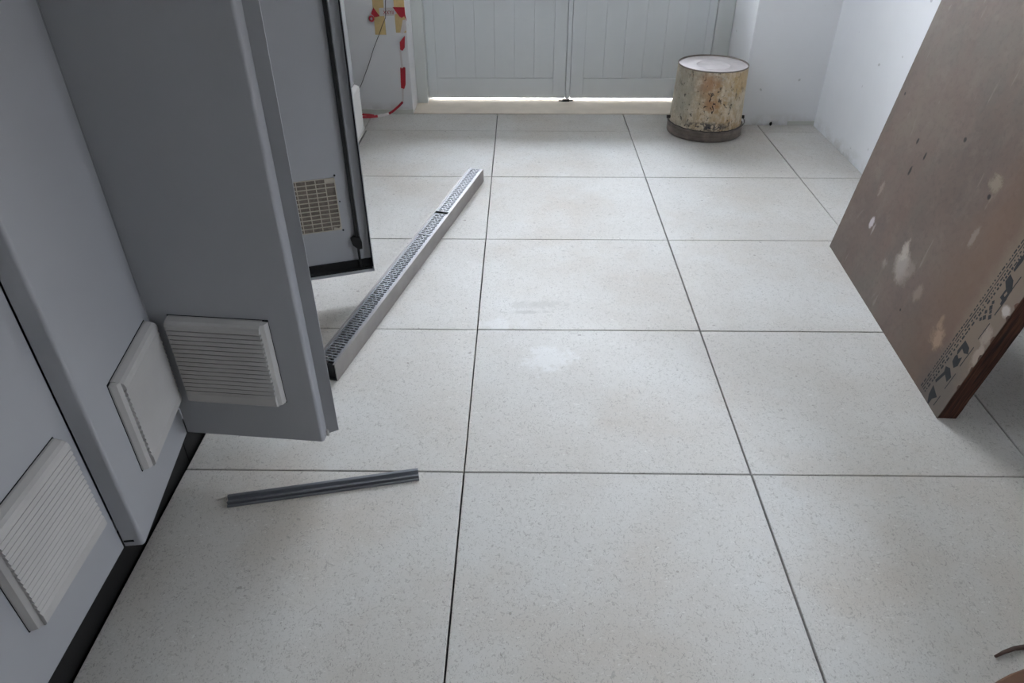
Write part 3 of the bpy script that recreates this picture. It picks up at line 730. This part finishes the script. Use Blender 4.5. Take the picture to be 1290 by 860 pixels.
# ------------------------------------------------------------------ tapes and cord on the back wall
Yt = YB-0.0012
def strip(name, mat, x0, x1, z0, z1, tilt=0.0, label=None, cat=None, group=None):
    m = MB(); n = 10; V = []; F = []
    for k in range(n+1):
        z = z0+(z1-z0)*k/n; dx = tilt*k/n + 0.0012*noise.noise(Vector((x0*9, z*20, 3)))
        for yy in (Yt, Yt+0.0009): V += [(x0+dx, yy, z), (x1+dx, yy, z)]
    for k in range(n):
        a_, b_ = 4*k, 4*k+4
        F += [(a_, a_+1, b_+1, b_), (a_+2, b_+2, b_+3, a_+3), (a_, b_, b_+2, a_+2), (a_+1, a_+3, b_+3, b_+1)]
    F += [(0, 2, 3, 1), (4*n, 4*n+1, 4*n+3, 4*n+2)]
    m.poly(V, F); o = m.build(name, mat); return tag(o, label, cat, group)
strip('masking_tape', M['masking'], -0.5475, -0.4985, 0.356, 0.90, 0.003, 'left vertical strip of yellow masking tape on the back wall', 'tape', 'masking tape strips on the wall')
strip('masking_tape', M['masking'], -0.4530, -0.4070, 0.365, 0.90, 0.002, 'right vertical strip of yellow masking tape, beside the door recess', 'tape', 'masking tape strips on the wall')
bt = empty('barrier_tape', (0, 0, 0)); tag(bt, 'red and white barrier tape hanging down the wall and trailing on the floor', 'tape')
def wallpoly(name, mat, pts, y=2.3665, th=0.0006, smoothy=None):
    m = MB(); m.prism(pts, lambda x, z: (x, y, z), lambda x, z: (x, y+th, z)); return m.build(name, mat, bt)
wallpoly('red_band', M['red'], [(-0.5437, 0.4706), (-0.5189, 0.4347), (-0.5421, 0.4299), (-0.5559, 0.4441)])
wallpoly('red_band', M['red'], [(-0.4578, 0.4717), (-0.4048, 0.4708), (-0.405, 0.4444), (-0.3994, 0.4139), (-0.41, 0.4349), (-0.4209, 0.4272), (-0.4307, 0.4329)])
wallpoly('white_band', M['whitetape'], [(-0.5189, 0.4680), (-0.4560, 0.4700), (-0.4420, 0.4460), (-0.4560, 0.4370), (-0.5189, 0.4347)], 2.3668)
wallpoly('white_band', M['whitetape'], [(-0.4175, 0.4196), (-0.4030, 0.4196), (-0.4040, 0.3791), (-0.4226, 0.3616), (-0.4325, 0.3674)])
m = MB(); m.tube([(-0.5561+0.009*math.cos(q), 2.364, 0.4242+0.010*math.sin(q)) for q in [2*math.pi*k/14 for k in range(15)]], 0.0042, 6); m.build('red_knot', M['red'], bt, smooth=True)
wallpoly('red_band', M['red'], [(-0.4138, 0.353), (-0.4185, 0.302), (-0.4300, 0.288), (-0.4405, 0.293), (-0.4395, 0.325), (-0.4270, 0.340)])
wallpoly('white_band', M['whitetape'], [(-0.4360, 0.292), (-0.4340, 0.214), (-0.4430, 0.214), (-0.4440, 0.290)])
wallpoly('red_band', M['red'], [(-0.4475, 0.213), (-0.4440, 0.216), (-0.4400, 0.210), (-0.4300, 0.2175), (-0.4235, 0.214), (-0.4290, 0.138), (-0.4370, 0.117), (-0.4520, 0.122)])
wallpoly('white_band', M['whitetape'], [(-0.4480, 0.118), (-0.4400, 0.118), (-0.4450, 0.060), (-0.4520, 0.058)])
def ribbon(name, mat, P, wd):
    V = []; F = []
    for i, p in enumerate(P):
        p = Vector(p); q = Vector(P[min(i+1, len(P)-1)])-Vector(P[max(i-1, 0)])
        s = q.normalized().cross(Vector((0, -0.75, 0.66))).normalized()*wd/2
        V += [p-s, p+s, p-s+Vector((0, 0, 0.0008)), p+s+Vector((0, 0, 0.0008))]
    for i in range(len(P)-1):
        a_, b_ = 4*i, 4*i+4
        F += [(a_, b_, b_+1, a_+1), (a_+2, a_+3, b_+3, b_+2), (a_, a_+2, b_+2, b_), (a_+1, b_+1, b_+3, a_+3)]
    F += [(0, 1, 3, 2)]; n4 = 4*(len(P)-1); F += [(n4, n4+2, n4+3, n4+1)]
    return MB().poly(V, F).build(name, mat, bt)
ribbon('red_band', M['red'], [(-0.4485, 2.362, 0.058), (-0.470, 2.360, 0.038), (-0.500, 2.350, 0.016), (-0.517, 2.346, 0.0075)], 0.011)
ribbon('white_band', M['whitetape'], [(-0.517, 2.346, 0.0075), (-0.540, 2.333, 0.005), (-0.566, 2.318, 0.004)], 0.012)
ribbon('red_band', M['red'], [(-0.566, 2.318, 0.004), (-0.600, 2.305, 0.004), (-0.660, 2.300, 0.004)], 0.012)
ribbon('red_band', M['red'], [(-0.585, 2.325, 0.004), (-0.610, 2.335, 0.005), (-0.660, 2.345, 0.004)], 0.010)
# lettering on the tape between the two masking strips
tc = bpy.data.curves.new('tape_lettering', 'FONT'); tc.body = 'XXYII'; tc.size = 0.022; tc.extrude = 0.0002; tc.align_x = 'CENTER'
to = bpy.data.objects.new('tape_lettering', tc); COL.objects.link(to)
dg = bpy.context.evaluated_depsgraph_get(); me = bpy.data.meshes.new_from_object(to.evaluated_get(dg)); me.materials.clear(); me.materials.append(M['red'])
bpy.data.objects.remove(to)
to = bpy.data.objects.new('tape_lettering', me); COL.objects.link(to); to.parent = bt
to.location = (-0.478, 2.3662, 0.4425); to.rotation_euler = (R(90), 0, 0); to.scale = (0.85, 1, 1)
# thin dark cord
o = MB().tube([(-0.478, 2.3640, 0.62), (-0.486, 2.3640, 0.50), (-0.493, 2.3640, 0.429), (-0.512, 2.3640, 0.395), (-0.529, 2.3640, 0.359), (-0.560, 2.3640, 0.30), (-0.590, 2.3640, 0.231), (-0.634, 2.3640, 0.142), (-0.660, 2.3640, 0.10)], 0.0013, 6).build('thin_cord', M['wire'], smooth=True)
tag(o, 'thin dark cord running diagonally down the wall behind the left masking tape strip', 'cord')

# ------------------------------------------------------------------ small debris
m = MB().tube([(0.888, -0.4065, 0.004), (0.905, -0.3995, 0.0055), (0.925, -0.393, 0.006), (0.950, -0.389, 0.005), (0.985, -0.389, 0.004), (1.03, -0.395, 0.0035)], [0.0022, 0.0032, 0.0036, 0.0045, 0.004, 0.002], 7)
tag(m.build('wood_splinter', M['twig'], smooth=True), 'thin dark wood splinter on the floor at the lower right corner', 'splinter')
m = MB()
pts = [(0.845, -0.462), (0.868, -0.449), (0.895, -0.437), (0.925, -0.427), (0.965, -0.420), (1.01, -0.420), (1.04, -0.44), (1.045, -0.50), (1.0, -0.56), (0.90, -0.57), (0.845, -0.53)]
m.prism(pts, lambda x, y: (x, y, 0.0005), lambda x, y: (x, y, 0.009))
tag(m.build('wood_offcut', M['wood'], bevel=0.003), 'curved brown wood offcut peeking in at the lower right corner', 'wood offcut')
for nm, (x, y, z, s, lab) in {'a': (1.258, YP-0.008, 0.0, 0.006, 'small dark dirt lump at the foot of the right pillar'), 'b': (0.41, 0.36, 0, 0.0028, '')}.items():
    if not lab: continue
    bm = bmesh.new(); bmesh.ops.create_icosphere(bm, subdivisions=2, radius=s)
    for v in bm.verts: v.co *= 1+0.35*noise.noise(v.co*400); v.co.z *= 1.5
    me = bpy.data.meshes.new('dirt_lump'); bm.to_mesh(me); bm.free(); me.materials.append(M['tiledark'])
    o = bpy.data.objects.new('dirt_lump', me); COL.objects.link(o); o.location = (x, y, z+s*1.35); tag(o, lab, 'dirt')
